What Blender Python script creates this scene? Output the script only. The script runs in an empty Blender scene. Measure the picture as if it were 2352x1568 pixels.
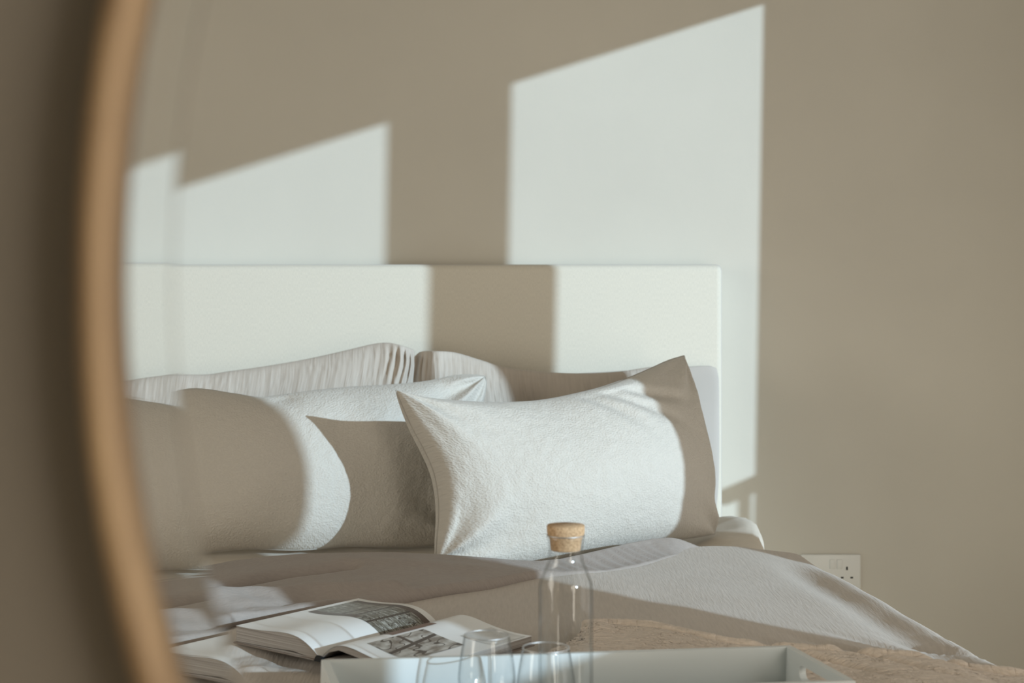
import bpy, bmesh, math, random
import numpy as np
from mathutils import Vector, Matrix

sc = bpy.context.scene
COL = sc.collection
PI = math.pi
F = 3267.0          # focal length in pixels of the 2352 px wide frame
HX, HY = 1176.0, 720.0
CZ = 1.03           # camera height

# ------------------------------------------------------------------ camera
cd = bpy.data.cameras.new('camera')
cam = bpy.data.objects.new('camera', cd); COL.objects.link(cam)
cam.location = (0, 0, CZ); cam.rotation_euler = (PI/2, 0, 0)
cd.sensor_width = 36.0; cd.lens = F*36.0/2352.0
cd.shift_y = -(784.0-HY)/2352.0
cd.clip_start = 0.02; cd.clip_end = 50
cd.dof.use_dof = True; cd.dof.focus_distance = 2.35; cd.dof.aperture_fstop = 6.0
sc.camera = cam

# ------------------------------------------------------------------ world, sun, area light, exposure
w = bpy.data.worlds.new('world'); sc.world = w; w.use_nodes = True
bg = w.node_tree.nodes['Background']
bg.inputs[0].default_value = (1.0, 0.96, 0.90, 1); bg.inputs[1].default_value = 1.1
SUN = Vector((-1.1, 1.0, -0.3465)).normalized()
sd = bpy.data.lights.new('sun', 'SUN'); sd.energy = 3.25; sd.color = (0.60, 0.79, 0.93); sd.angle = math.radians(0.55)
so = bpy.data.objects.new('sun', sd); COL.objects.link(so)
so.rotation_euler = SUN.to_track_quat('-Z', 'Y').to_euler(); so.location = (4, -3, 3)
ad = bpy.data.lights.new('room_fill_light', 'AREA'); ad.shape = 'RECTANGLE'; ad.size = 1.1; ad.size_y = 1.5  # added fill lamp lifting the ambient light, no fixture modelled
ad.energy = 31; ad.color = (1.0, 0.93, 0.80)
ao = bpy.data.objects.new('room_fill_light', ad); COL.objects.link(ao)
ao.location = (1.45, -0.70, 0.85)
ao.rotation_euler = Vector((-1.0, 0.45, -0.15)).to_track_quat('-Z', 'Y').to_euler()
fd = bpy.data.lights.new('left_fill_light', 'AREA'); fd.shape = 'RECTANGLE'; fd.size = 1.3; fd.size_y = 1.6  # added fill lamp by the left wall, no window there
fd.energy = 28; fd.color = (1.0, 0.945, 0.83)
fo = bpy.data.objects.new('left_fill_light', fd); COL.objects.link(fo)
fo.location = (-2.36, 1.0, 0.95)
fo.rotation_euler = Vector((1.0, 0.30, -0.30)).to_track_quat('-Z', 'Y').to_euler()
sc.cycles.transparent_max_bounces = 40
sc.view_settings.view_transform = 'Standard'; sc.view_settings.look = 'None'
sc.view_settings.exposure = 0.13; sc.view_settings.gamma = 1.0; sc.view_settings.use_curve_mapping = False

# ------------------------------------------------------------------ helpers
def at(px, py, Y):
    """world point at depth Y seen at pixel (px, py)"""
    return np.array(((px-HX)/F*Y, Y, CZ-(py-HY)/F*Y))

def on(px, py, Z):
    """world point at height Z seen at pixel (px, py)"""
    Y = F*(CZ-Z)/(py-HY)
    return np.array(((px-HX)/F*Y, Y, Z))

def tag(o, label=None, cat=None, group=None, kind=None):
    if label: o['label'] = label
    if cat: o['category'] = cat
    if group: o['group'] = group
    if kind: o['kind'] = kind
    return o

def empty(name, loc=(0, 0, 0), rz=0):
    o = bpy.data.objects.new(name, None); COL.objects.link(o)
    o.location = loc; o.rotation_euler = (0, 0, rz); o.empty_display_size = 0.05
    return o

def link(name, me, mat=None, parent=None, smooth=True):
    if mat: me.materials.append(mat)
    o = bpy.data.objects.new(name, me); COL.objects.link(o)
    if parent: o.parent = parent
    if smooth:
        me.polygons.foreach_set('use_smooth', [True]*len(me.polygons))
    me.update()
    return o

def from_bm(name, bm, mat=None, parent=None, smooth=False):
    bmesh.ops.recalc_face_normals(bm, faces=bm.faces)
    me = bpy.data.meshes.new(name); bm.to_mesh(me); bm.free()
    return link(name, me, mat, parent, smooth)

def add_box(bm, lo, hi, M=None):
    lo, hi = Vector(lo), Vector(hi)
    vs = []
    for x in (lo.x, hi.x):
        for y in (lo.y, hi.y):
            for z in (lo.z, hi.z):
                v = Vector((x, y, z))
                vs.append(bm.verts.new(M @ v if M else v))
    for f in ((0,1,3,2),(4,6,7,5),(0,4,5,1),(2,3,7,6),(0,2,6,4),(1,5,7,3)):
        bm.faces.new([vs[i] for i in f])

def box(name, lo, hi, mat, parent=None, bevel=0.0, seg=2, M=None):
    bm = bmesh.new(); add_box(bm, lo, hi, M)
    if bevel:
        bmesh.ops.bevel(bm, geom=list(bm.edges), offset=bevel, segments=seg, affect='EDGES', profile=0.5)
    return from_bm(name, bm, mat, parent, smooth=False if not bevel else True)

def grid(name, P, mat, parent=None, uv=None, closed_u=False):
    """P: (nu, nv, 3) points -> quad grid"""
    nu, nv = P.shape[:2]
    me = bpy.data.meshes.new(name)
    idx = np.arange(nu*nv).reshape(nu, nv)
    a = idx if closed_u else idx[:-1]
    b = np.roll(idx, -1, 0) if closed_u else idx[1:]
    q = np.stack([a[:, :-1], b[:, :-1], b[:, 1:], a[:, 1:]], -1).reshape(-1, 4)
    me.from_pydata(P.reshape(-1, 3).tolist(), [], q.tolist())
    if uv is not None:
        l = me.uv_layers.new(name='UVMap')
        l.data.foreach_set('uv', uv.reshape(-1, 2)[q.reshape(-1)].astype(np.float32).reshape(-1))
    return link(name, me, mat, parent)

def lathe(name, prof, mat, parent=None, n=64, loc=(0, 0, 0), close=False):
    """prof: list of (r, z). r = 0 ends are capped with a point"""
    bm = bmesh.new(); rings = []
    for r, z in prof:
        if r < 1e-6:
            rings.append([bm.verts.new((loc[0], loc[1], loc[2]+z))])
        else:
            rings.append([bm.verts.new((loc[0]+r*math.cos(2*PI*k/n), loc[1]+r*math.sin(2*PI*k/n), loc[2]+z)) for k in range(n)])
    m = len(rings)
    for i in range(m if close else m-1):
        A, B = rings[i], rings[(i+1) % m]
        for k in range(n):
            a, b = A[k % len(A)], A[(k+1) % len(A)]
            c, d = B[(k+1) % len(B)], B[k % len(B)]
            vs = []
            for v in (a, b, c, d):
                if v not in vs: vs.append(v)
            if len(vs) > 2: bm.faces.new(vs)
    return from_bm(name, bm, mat, parent, smooth=True)

def smooth_prof(pts, n=8):
    return [tuple(p) for p in catmull(np.array(pts, float), n*(len(pts)-1)+1)]

def catmull(P, n):
    P = np.asarray(P, float)
    d = np.r_[0, np.cumsum(np.linalg.norm(np.diff(P, axis=0), axis=1))]
    t = np.linspace(0, d[-1], n)
    Q = np.vstack([2*P[0]-P[1], P, 2*P[-1]-P[-2]])
    dd = np.r_[d[0]-(d[1]-d[0]), d, d[-1]+(d[-1]-d[-2])]
    i = np.clip(np.searchsorted(d, t, side='right')-1, 0, len(P)-2)
    out = np.empty((n, P.shape[1]))
    s = ((t-d[i])/(d[i+1]-d[i]))[:, None]
    p0, p1, p2, p3 = Q[i], Q[i+1], Q[i+2], Q[i+3]
    h = (d[i+1]-d[i])[:, None]
    m1 = (p2-p0)/(dd[i+2]-dd[i])[:, None]*h
    m2 = (p3-p1)/(dd[i+3]-dd[i+1])[:, None]*h
    return (2*s**3-3*s**2+1)*p1+(s**3-2*s**2+s)*m1+(-2*s**3+3*s**2)*p2+(s**3-s**2)*m2

_rng = np.random.RandomState(7)
_perm = _rng.permutation(512)
_g = _rng.rand(512)*2*PI
def noise2(x, y):
    x = np.asarray(x, float); y = np.asarray(y, float)
    xi = np.floor(x).astype(int); yi = np.floor(y).astype(int)
    xf, yf = x-xi, y-yi
    u = xf*xf*xf*(xf*(xf*6-15)+10); v = yf*yf*yf*(yf*(yf*6-15)+10)
    def gr(ix, iy, dx, dy):
        a = _g[_perm[(_perm[ix & 511]+iy) & 511]]
        return np.cos(a)*dx+np.sin(a)*dy
    n00 = gr(xi, yi, xf, yf); n10 = gr(xi+1, yi, xf-1, yf)
    n01 = gr(xi, yi+1, xf, yf-1); n11 = gr(xi+1, yi+1, xf-1, yf-1)
    return ((n00*(1-u)+n10*u)*(1-v)+(n01*(1-u)+n11*u)*v)*1.4

def fbm(x, y, o=3):
    r = 0; a = 1.0
    for k in range(o):
        r = r+a*noise2(x*2**k+17.3*k, y*2**k+5.1*k); a *= 0.5
    return r

def sstep(a, b, x):
    t = np.clip((x-a)/(b-a), 0, 1)
    return t*t*(3-2*t)

# ------------------------------------------------------------------ materials
def mat_new(name):
    m = bpy.data.materials.new(name); m.use_nodes = True
    nt = m.node_tree
    return m, nt, nt.nodes['Principled BSDF']

def N(nt, t, **kw):
    n = nt.nodes.new(t)
    for k, v in kw.items():
        if k in n.inputs: n.inputs[k].default_value = v
        else: setattr(n, k, v)
    return n

def mapped(nt, src, scale):
    tc = nt.nodes.new('ShaderNodeTexCoord'); mp = nt.nodes.new('ShaderNodeMapping')
    nt.links.new(tc.outputs[src], mp.inputs[0]); mp.inputs['Scale'].default_value = scale
    return mp.outputs[0]

def mix_color(nt, fac, a, b):
    m = nt.nodes.new('ShaderNodeMix'); m.data_type = 'RGBA'
    nt.links.new(fac, m.inputs[0])
    for i, c in ((6, a), (7, b)):
        if hasattr(c, 'links'): nt.links.new(c, m.inputs[i])
        else: m.inputs[i].default_value = (*c, 1)
    return m.outputs[2]

def ramp(nt, src, lo, hi):
    r = nt.nodes.new('ShaderNodeMapRange'); nt.links.new(src, r.inputs[0])
    r.inputs[1].default_value = lo; r.inputs[2].default_value = hi
    return r.outputs[0]

def plain(name, col, rough=0.5, var=0.0, vscale=3.0, bump=0.0, bscale=60.0, spec=0.3, coord='Object'):
    m, nt, b = mat_new(name)
    b.inputs['Roughness'].default_value = rough; b.inputs['Specular IOR Level'].default_value = spec
    b.inputs['Base Color'].default_value = (*col, 1)
    if var:
        n = N(nt, 'ShaderNodeTexNoise', Scale=vscale, Detail=4.0)
        nt.links.new(mapped(nt, coord, (1, 1, 1)), n.inputs['Vector'])
        lo = tuple(c*(1-var) for c in col); hi = tuple(min(1, c*(1+var)) for c in col)
        nt.links.new(mix_color(nt, ramp(nt, n.outputs[0], .3, .7), lo, hi), b.inputs['Base Color'])
    if bump:
        n2 = N(nt, 'ShaderNodeTexNoise', Scale=bscale, Detail=5.0)
        nt.links.new(mapped(nt, coord, (1, 1, 1)), n2.inputs['Vector'])
        bp = N(nt, 'ShaderNodeBump', Strength=bump, Distance=0.002)
        nt.links.new(n2.outputs[0], bp.inputs['Height']); nt.links.new(bp.outputs[0], b.inputs['Normal'])
    return m

def cloth(name, col, layers, var=0.05, sheen=0.15, rough=0.95):
    """layers: list of (scale_u, scale_v, detail, strength, distance) anisotropic noise bumps on the UVs in metres"""
    m, nt, b = mat_new(name)
    b.inputs['Roughness'].default_value = rough; b.inputs['Specular IOR Level'].default_value = 0.1
    b.inputs['Sheen Weight'].default_value = sheen; b.inputs['Sheen Roughness'].default_value = 0.6
    prev = None; first = None
    for su, sv, det, st, dist in layers:
        if det < 0:
            n = N(nt, 'ShaderNodeTexVoronoi', Scale=1.0); n.feature = 'SMOOTH_F1'
        else:
            n = N(nt, 'ShaderNodeTexNoise', Scale=1.0, Detail=det, Distortion=0.25)
        nt.links.new(mapped(nt, 'UV', (su, sv, 1)), n.inputs['Vector'])
        bp = N(nt, 'ShaderNodeBump', Strength=st, Distance=dist)
        nt.links.new(n.outputs[0], bp.inputs['Height'])
        if prev: nt.links.new(prev.outputs[0], bp.inputs['Normal'])
        prev = bp; first = first or n
    nt.links.new(prev.outputs[0], b.inputs['Normal'])
    lo = tuple(c*(1-var) for c in col); hi = tuple(min(1, c*(1+var)) for c in col)
    nt.links.new(mix_color(nt, ramp(nt, first.outputs[0], .3, .7), lo, hi), b.inputs['Base Color'])
    return m

M_wall = plain('wall_paint', (0.67, 0.64, 0.57), 0.9, var=0.03, vscale=2.5, bump=0.12, bscale=90)
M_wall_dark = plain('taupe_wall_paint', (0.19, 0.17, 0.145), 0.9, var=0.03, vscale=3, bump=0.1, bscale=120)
M_white = plain('white_paint', (0.80, 0.79, 0.76), 0.6)
M_ceil = plain('ceiling_paint', (0.42, 0.40, 0.36), 0.9)
M_floor = plain('oak_floor', (0.70, 0.60, 0.47), 0.5, var=0.12, vscale=5)
M_linen = cloth('oat_linen', (0.74, 0.70, 0.61), [(900, 140, 3, .35, .0006), (140, 900, 3, .35, .0006)], var=0.07)
M_piping = plain('linen_piping', (0.60, 0.57, 0.53), 0.9)
M_boucle = cloth('white_chunky_weave', (0.64, 0.605, 0.55), [(250, 350, -1, .5, .0028), (800, 800, 3, .5, .001)], var=0.02, sheen=0.2)
M_muslin = cloth('greige_muslin', (0.56, 0.50, 0.44), [(190, 16, 4, .55, .003), (700, 500, 2, .3, .0008)], var=0.05)
M_flange = cloth('greige_smooth_cotton', (0.56, 0.525, 0.49), [(700, 700, 2, .3, .0006)], var=0.03)
M_duvet = cloth('greige_muslin_cover', (0.57, 0.515, 0.46), [(230, 26, 3, .36, .0022), (60, 260, 2, .25, .0012), (900, 900, 2, .25, .0005)], var=0.05)
M_fold = cloth('shade_darkened_muslin', (0.365, 0.32, 0.29), [(90, 210, 3, .4, .002), (260, 60, 2, .3, .0015)], var=0.05)  # duvet muslin again, with the fold's shade mixed into its base colour
M_throw = cloth('tan_crinkle_weave', (0.76, 0.66, 0.565), [(70, 360, 3, .8, .004), (360, 90, 2, .5, .002)], var=0.10)
M_sheet = cloth('cream_cotton_sheet', (0.72, 0.66, 0.57), [(60, 60, 4, .15, .002), (900, 900, 2, .1, .0004)], var=0.02)

# oak frame
M_oak, nt, b = mat_new('light_oak')
wv = N(nt, 'ShaderNodeTexNoise', Scale=1.0, Detail=4.0)
nt.links.new(mapped(nt, 'Object', (60, 60, 9)), wv.inputs['Vector'])
nt.links.new(mix_color(nt, ramp(nt, wv.outputs[0], .3, .72), (0.155, 0.09, 0.045), (0.42, 0.29, 0.165)), b.inputs['Base Color'])
b.inputs['Roughness'].default_value = 0.55

M_cork, nt, b = mat_new('cork')
vo = N(nt, 'ShaderNodeTexNoise', Scale=420.0, Detail=3.0)
nt.links.new(mapped(nt, 'Object', (1, 1, 1)), vo.inputs['Vector'])
nt.links.new(mix_color(nt, ramp(nt, vo.outputs[0], .28, .62), (0.36, 0.22, 0.115), (0.66, 0.455, 0.275)), b.inputs['Base Color'])
b.inputs['Roughness'].default_value = 0.9
bp = N(nt, 'ShaderNodeBump', Strength=0.35, Distance=0.001); nt.links.new(vo.outputs[0], bp.inputs['Height']); nt.links.new(bp.outputs[0], b.inputs['Normal'])

def glass(name, ior=1.48, col=(0.985, 0.99, 0.99)):
    m, nt, b = mat_new(name)
    b.inputs['Base Color'].default_value = (*col, 1); b.inputs['Roughness'].default_value = 0.0
    b.inputs['Transmission Weight'].default_value = 1.0; b.inputs['IOR'].default_value = ior
    return m
M_bevel = glass('bevelled_clear_glass')
def thin_glass(name):
    """thin-walled clear glass: clear when faced, grey towards its outline, with a mirror film following Fresnel"""
    m = bpy.data.materials.new(name); m.use_nodes = True; nt = m.node_tree
    nt.nodes.remove(nt.nodes['Principled BSDF']); out = nt.nodes['Material Output']
    lw = N(nt, 'ShaderNodeLayerWeight', Blend=0.5)
    def M_(op, x, y):
        n = nt.nodes.new('ShaderNodeMath'); n.operation = op
        for i, v in enumerate((x, y)):
            if hasattr(v, 'links'): nt.links.new(v, n.inputs[i])
            else: n.inputs[i].default_value = v
        return n.outputs[0]
    fac = lw.outputs['Facing']
    col = mix_color(nt, M_('POWER', fac, 6.0), (0.990, 0.992, 0.992), (0.36, 0.39, 0.40))
    tr = nt.nodes.new('ShaderNodeBsdfTransparent'); nt.links.new(col, tr.inputs[0])
    gl = N(nt, 'ShaderNodeBsdfGlossy', Roughness=0.05)
    sch = M_('ADD', M_('MULTIPLY', M_('POWER', fac, 6.0), 0.75), 0.035)
    mx = nt.nodes.new('ShaderNodeMixShader')
    nt.links.new(sch, mx.inputs[0]); nt.links.new(tr.outputs[0], mx.inputs[1]); nt.links.new(gl.outputs[0], mx.inputs[2])
    nt.links.new(mx.outputs[0], out.inputs[0])
    return m
M_glass = thin_glass('clear_glass')
def rim_glass(name):
    m = bpy.data.materials.new(name); m.use_nodes = True; nt = m.node_tree
    nt.nodes.remove(nt.nodes['Principled BSDF']); out = nt.nodes['Material Output']
    tr = nt.nodes.new('ShaderNodeBsdfTransparent')
    gl = N(nt, 'ShaderNodeBsdfGlossy', Roughness=0.45); mx = N(nt, 'ShaderNodeMixShader'); mx.inputs[0].default_value = 0.62
    nt.links.new(tr.outputs[0], mx.inputs[1]); nt.links.new(gl.outputs[0], mx.inputs[2]); nt.links.new(mx.outputs[0], out.inputs[0])
    return m
M_rim = rim_glass('fire_polished_rim')
M_lacquer = plain('white_lacquer', (0.70, 0.745, 0.75), 0.35, spec=0.45)
M_plastic = plain('white_plastic', (0.80, 0.80, 0.77), 0.35, spec=0.5)
M_dark = plain('dark_slot', (0.012, 0.011, 0.010), 0.7)
M_black = plain('black_binding', (0.012, 0.012, 0.013), 0.6)
M_metal = plain('railing_paint', (0.12, 0.12, 0.12), 0.5)

# ------------------------------------------------------------------ room shell
XR, YB, XL, YF, ZT = 1.60, 3.48, -2.4, -1.5, 2.5
tag(box('floor', (XL, YF, -0.05), (XR, YB, 0.0), M_floor), kind='structure')
tag(box('ceiling', (XL, YF, ZT), (XR, YB, ZT+0.05), M_ceil), kind='structure')
tag(box('wall_back', (XL-0.1, YB, 0), (XR+0.1, YB+0.1, ZT), M_wall), kind='structure')
tag(box('wall_left', (XL-0.1, YF, 0), (XL, YB, ZT), M_wall), kind='structure')
tag(box('wall_front', (XL-0.1, YF-0.1, 0), (XR+0.1, YF, ZT), M_wall), kind='structure')
# right wall with a pair of glazed doors left open and a narrow side opening
TW = 0.06
def wall_piece(bm, y0, y1, z0, z1, lean0=0.0, lean1=0.0):
    vs = []
    for x in (XR, XR+TW):
        for (y, z) in ((y0-lean0*(2.11-z0), z0), (y1-lean1*(2.11-z0), z0), (y1-lean1*(2.11-z1), z1), (y0-lean0*(2.11-z1), z1)):
            vs.append(bm.verts.new((x, y, z)))
    for f in ((0,1,2,3),(7,6,5,4),(0,4,5,1),(1,5,6,2),(2,6,7,3),(3,7,4,0)):
        bm.faces.new([vs[i] for i in f])
A0, A1, B0, B1, C0, C1 = 1.971, 2.585, 0.985, 1.748, 0.02, 0.45
ZD = 2.115; L = 0.0165
bm = bmesh.new()
wall_piece(bm, A1, YB, 0, ZD, L, 0); wall_piece(bm, C1, B0, 0, ZD, 0, L); wall_piece(bm, YF, C0, 0, ZD); wall_piece(bm, C0, C1, 0, 1.095)
wall_piece(bm, YF, YB, ZD, ZT)
tag(from_bm('wall_right', bm, M_wall), kind='structure')
bm = bmesh.new(); wall_piece(bm, B1, A0, 0, ZD, L, L)
tag(from_bm('trim_1', bm, M_white), kind='structure')
rail = empty('garden_railing', (XR+0.14, 2.36, 0))
tag(rail, 'short dark metal railing outside the open glazed doors', 'railing')
rail_dir = math.atan(0.13)
Mr = Matrix.Translation((0, 0, 0.964)) @ Matrix.Rotation(rail_dir, 4, 'X')
box('top_rail', (-0.016, 0.0, -0.015), (0.016, 0.75, 0.015), M_metal, rail, M=Mr)
bal = None
for k in range(7):
    y = 0.025+k*0.105+0.03; zt_ = 0.955+y*0.13
    box('baluster', (-0.008, y-0.008, 0.0), (0.008, y+0.008, zt_), M_metal, rail)

# ------------------------------------------------------------------ round oak frame on a thin dark wall at the left, near the camera
RI, YP = 0.3985, 0.42
CX, CZm = at(292, 640, YP)[0]+RI, at(292, 640, YP)[2]
def ring(name, prof, mat, parent, n=220):
    """prof: closed list of (r, y) around the Y axis through (CX, CZm)"""
    P = np.empty((n, len(prof)+1, 3))
    for j, (r, y) in enumerate(prof+[prof[0]]):
        a = np.linspace(0, 2*PI, n, endpoint=False)
        P[:, j, 0] = r*np.cos(a); P[:, j, 1] = y; P[:, j, 2] = r*np.sin(a)
    bm = bmesh.new()
    V = [[bm.verts.new(P[i, j]) for j in range(len(prof))] for i in range(n)]
    for i in range(n):
        for j in range(len(prof)):
            bm.faces.new((V[i][j], V[(i+1) % n][j], V[(i+1) % n][(j+1) % len(prof)], V[i][(j+1) % len(prof)]))
    return from_bm(name, bm, mat, parent, smooth=True)
fr = empty('round_mirror_frame', (CX, YP, CZm))
tag(fr, 'round light oak mirror frame blurred in the foreground against the dark taupe wall', 'mirror frame')
ro = RI+0.0108
prof = []
for (cx_, cy_, a0, a1) in ((ro-0.004, -0.016, 0, 90), (RI+0.004, -0.016, 90, 180)):
    pass
prof = [(RI, 0.0), (RI, -0.014), (RI+0.0012, -0.018), (RI+0.0040, -0.0202), (ro-0.0040, -0.0202), (ro-0.0012, -0.018), (ro, -0.014), (ro, 0.0)]
ring('oak_rim', prof, M_oak, fr)
rb = 0.0138
gl = ring('bevelled_glass_edge', [(RI-0.0002, -0.0006), (RI-0.0002, -0.0001), (RI-rb, -0.0001), (RI-rb, -0.0023)], M_bevel, fr)
gl.data.polygons.foreach_set('use_smooth', [False]*len(gl.data.polygons))
gl['label'] = 'clear bevelled glass edge inside the oak rim'
# thin panel with a round hole
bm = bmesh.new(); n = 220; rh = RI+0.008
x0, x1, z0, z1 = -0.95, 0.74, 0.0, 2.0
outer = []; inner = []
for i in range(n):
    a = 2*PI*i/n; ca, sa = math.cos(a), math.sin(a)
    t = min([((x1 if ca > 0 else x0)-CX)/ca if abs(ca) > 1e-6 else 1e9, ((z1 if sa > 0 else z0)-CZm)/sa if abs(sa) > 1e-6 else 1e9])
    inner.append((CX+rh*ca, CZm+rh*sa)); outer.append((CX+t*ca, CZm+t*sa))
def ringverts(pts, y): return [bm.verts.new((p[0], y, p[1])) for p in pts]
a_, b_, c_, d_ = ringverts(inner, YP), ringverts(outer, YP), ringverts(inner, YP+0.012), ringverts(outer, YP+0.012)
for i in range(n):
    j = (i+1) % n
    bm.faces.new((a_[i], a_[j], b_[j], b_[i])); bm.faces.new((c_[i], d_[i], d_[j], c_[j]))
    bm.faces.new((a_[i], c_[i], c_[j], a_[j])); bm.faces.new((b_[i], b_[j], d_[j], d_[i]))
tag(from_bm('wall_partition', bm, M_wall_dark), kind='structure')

# ------------------------------------------------------------------ bed
BX0, BX1 = -0.95, 0.4985
bed = empty('bed', ((BX0+BX1)/2, 2.4, 0))
tag(bed, 'double bed with an oat linen upholstered headboard against the beige wall', 'bed')
bx = (BX0+BX1)/2
HBF = 3.375
ztop = at(1200, 608, HBF)[2]
# headboard: rounded upholstered slab, gridded front so the linen texture follows
def headboard():
    wv_, hv_ = BX1-BX0, ztop-0.25
    bm = bmesh.new(); add_box(bm, (BX0-bx, HBF-2.4, 0.25), (BX1-bx, YB-0.012-2.4, ztop))
    bmesh.ops.bevel(bm, geom=list(bm.edges), offset=0.014, segments=4, affect='EDGES', profile=0.5)
    o = from_bm('headboard', bm, M_linen, bed, smooth=True)
    me = o.data; l = me.uv_layers.new(name='UVMap')
    for lp in me.loops:
        v = me.vertices[lp.vertex_index].co; l.data[lp.index].uv = (v.x+v.y, v.z)
    return o
hb = headboard()
def tube(name, pts, r, mat, parent, n=8):
    cu = bpy.data.curves.new(name, 'CURVE'); cu.dimensions = '3D'; cu.bevel_depth = r; cu.bevel_resolution = 2
    s = cu.splines.new('POLY'); s.points.add(len(pts)-1)
    for p, q in zip(s.points, pts): p.co = (*q, 1)
    dg = None
    o = bpy.data.objects.new(name, cu); COL.objects.link(o)
    me = bpy.data.meshes.new_from_object(o.evaluated_get(bpy.context.evaluated_depsgraph_get()))
    bpy.data.objects.remove(o); bpy.data.curves.remove(cu)
    return link(name, me, mat, parent)
yp = HBF-2.4+0.012
pts = [(BX1-bx-0.001, yp, 0.3)]
for k in range(9):
    a = k/8*PI/2
    pts.append((BX1-bx-0.013+0.012*math.cos(a), yp, ztop-0.013+0.012*math.sin(a)))
for k in range(9):
    a = PI/2+k/8*PI/2
    pts.append((BX0-bx+0.013+0.012*math.cos(a), yp, ztop-0.013+0.012*math.sin(a)))
pts.append((BX0-bx+0.001, yp, 0.3))
tube('piping', pts, 0.0022, M_piping, hb)
base = box('bed_base', (BX0-bx+0.01, -1.0, 0.14), (BX1-bx-0.01, HBF-2.4, 0.33), M_linen, bed, 0.01)
l = base.data.uv_layers.new(name='UVMap')
for lp in base.data.loops:
    v = base.data.vertices[lp.vertex_index].co; l.data[lp.index].uv = (v.x, v.y+v.z)
for sx in (-0.62, 0.62):
    for sy in (-0.92, 0.9):
        lathe('leg', [(0, 0), (0.018, 0), (0.026, 0.14), (0, 0.14)], M_oak, bed, 20, (sx, sy, 0))

# mattress under a fitted sheet, rising in a soft bunch at its right rear corner
def mattress():
    y0, y1, z0 = 1.42, HBF-0.004, 0.333
    nu, nv = 140, 160
    u = np.linspace(0, 1, nu)[:, None]; v = np.linspace(0, 1, nv)[None, :]
    X = BX0+(BX1-BX0)*u+0*v; Y = y0+(y1-y0)*v+0*u
    bulge = np.exp(-((X-0.50)/0.10)**2-((Y-3.12)/0.22)**2)
    Z = 0.535+0.004*fbm(X*3, Y*3)+0.002*noise2(X*14, Y*22)+0.050*bulge+0.004*bulge*fbm(X*25, Y*18)
    # rounded rim
    e = np.minimum(np.minimum(X-BX0, BX1-X), np.minimum(Y-y0, y1-Y))
    R = 0.035
    Z = Z-np.where(e < R, R-np.sqrt(np.maximum(0, R*R-(R-e)**2)), 0)
    X = X+0.045*bulge*sstep(BX1-0.12, BX1, X)
    P = np.stack([X, Y, Z], -1)
    bm = bmesh.new()
    V = [[bm.verts.new(P[i, j]) for j in range(nv)] for i in range(nu)]
    W = {}
    uvl = bm.loops.layers.uv.new('UVMap')
    for i in range(nu-1):
        for j in range(nv-1):
            bm.faces.new((V[i][j], V[i+1][j], V[i+1][j+1], V[i][j+1]))
    rim = [(i, 0) for i in range(nu)]+[(nu-1, j) for j in range(1, nv)]+[(i, nv-1) for i in range(nu-2, -1, -1)]+[(0, j) for j in range(nv-2, 0, -1)]
    low = [bm.verts.new((P[i, j, 0], P[i, j, 1], z0)) for i, j in rim]
    for k in range(len(rim)):
        k2 = (k+1) % len(rim)
        bm.faces.new((V[rim[k][0]][rim[k][1]], low[k], low[k2], V[rim[k2][0]][rim[k2][1]]))
    bm.faces.new(low[::-1])
    for f in bm.faces:
        for lp in f.loops: lp[uvl].uv = (lp.vert.co.x+lp.vert.co.z, lp.vert.co.y)
    o = from_bm('mattress', bm, M_sheet, None, smooth=True)
    tag(o, 'mattress under a cream fitted sheet, bare strip showing below the cushions', 'mattress')
mattress()

# ------------------------------------------------------------------ duvet
crest_px = [(250,1365),(330,1343),(385,1330),(450,1308),(530,1292),(620,1281),(700,1275),(800,1273),(900,1272),(1000,1276),(1100,1283),(1180,1290),(1240,1292),(1290,1287),(1340,1276),(1400,1262),(1450,1250),(1500,1241),(1560,1236),(1640,1233),(1700,1234),(1745,1237)]
ZC = 0.592
crest = np.array([on(x, y, ZC)[:2] for x, y in crest_px])
hem_px = [(250,1500),(330,1465),(430,1440),(530,1420),(640,1404),(750,1390),(860,1375),(980,1360),(1100,1345),(1170,1335),(1240,1326),(1300,1322),(1365,1316),(1420,1305),(1480,1289),(1560,1264),(1640,1238)]
hem = np.array([on(x, y, 0.577)[:2] for x, y in hem_px])
def Yc(X): return np.interp(X, np.r_[-1.3, crest[:, 0], 0.9], np.r_[crest[0, 1]-.12, crest[:, 1], crest[-1, 1]])
def Yh(X): return np.interp(X, np.r_[-1.3, hem[:, 0], 0.9], np.r_[hem[0, 1]-.1, hem[:, 1], 2.9])
def Xe(Y): return 0.545+0.115*(2.93-Y)          # right edge of the duvet
def Hd(X, Y):
    """height of the duvet's top"""
    z = 0.562+0.006*fbm(X*2.3+3, Y*2.3)
    # soft ridge folds in the near left part
    left = sstep(-0.15, -0.35, X)*sstep(2.35, 2.1, Y)
    z = z+left*(0.016*noise2(X*5.0+Y*3.1+1.7, Y*9-X*4)+0.006*noise2(X*16+3, Y*22))
    # tension creases running to the right edge, near the throw
    z = z+0.013*np.exp(-((X-0.20)/0.24)**2-((Y-2.42)/0.26)**2)
    g = Xe(Y)-X            # raised bound edge along the right side
    z = z+sstep(2.72, 2.5, Y)*(-0.008*np.exp(-((g-0.070)/0.028)**2)+0.005*np.exp(-((g-0.024)/0.020)**2))
    z = z-0.008*np.exp(-((X-0.05)/0.42)**2-((Y-1.62)/0.16)**2)
    z = z-0.013*sstep(0.43, 0.57, X)*sstep(2.45, 2.72, Y)
    cre = np.exp(-((Y-1.93)/0.10)**2)*sstep(0.30, 0.42, X)*sstep(0.72, 0.60, X)
    z = z-cre*0.018*np.clip(np.sin((X*0.75+Y*0.55)*2*PI/0.055), -0.2, 1)**2
    return z
nu, nv = 260, 300
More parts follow.
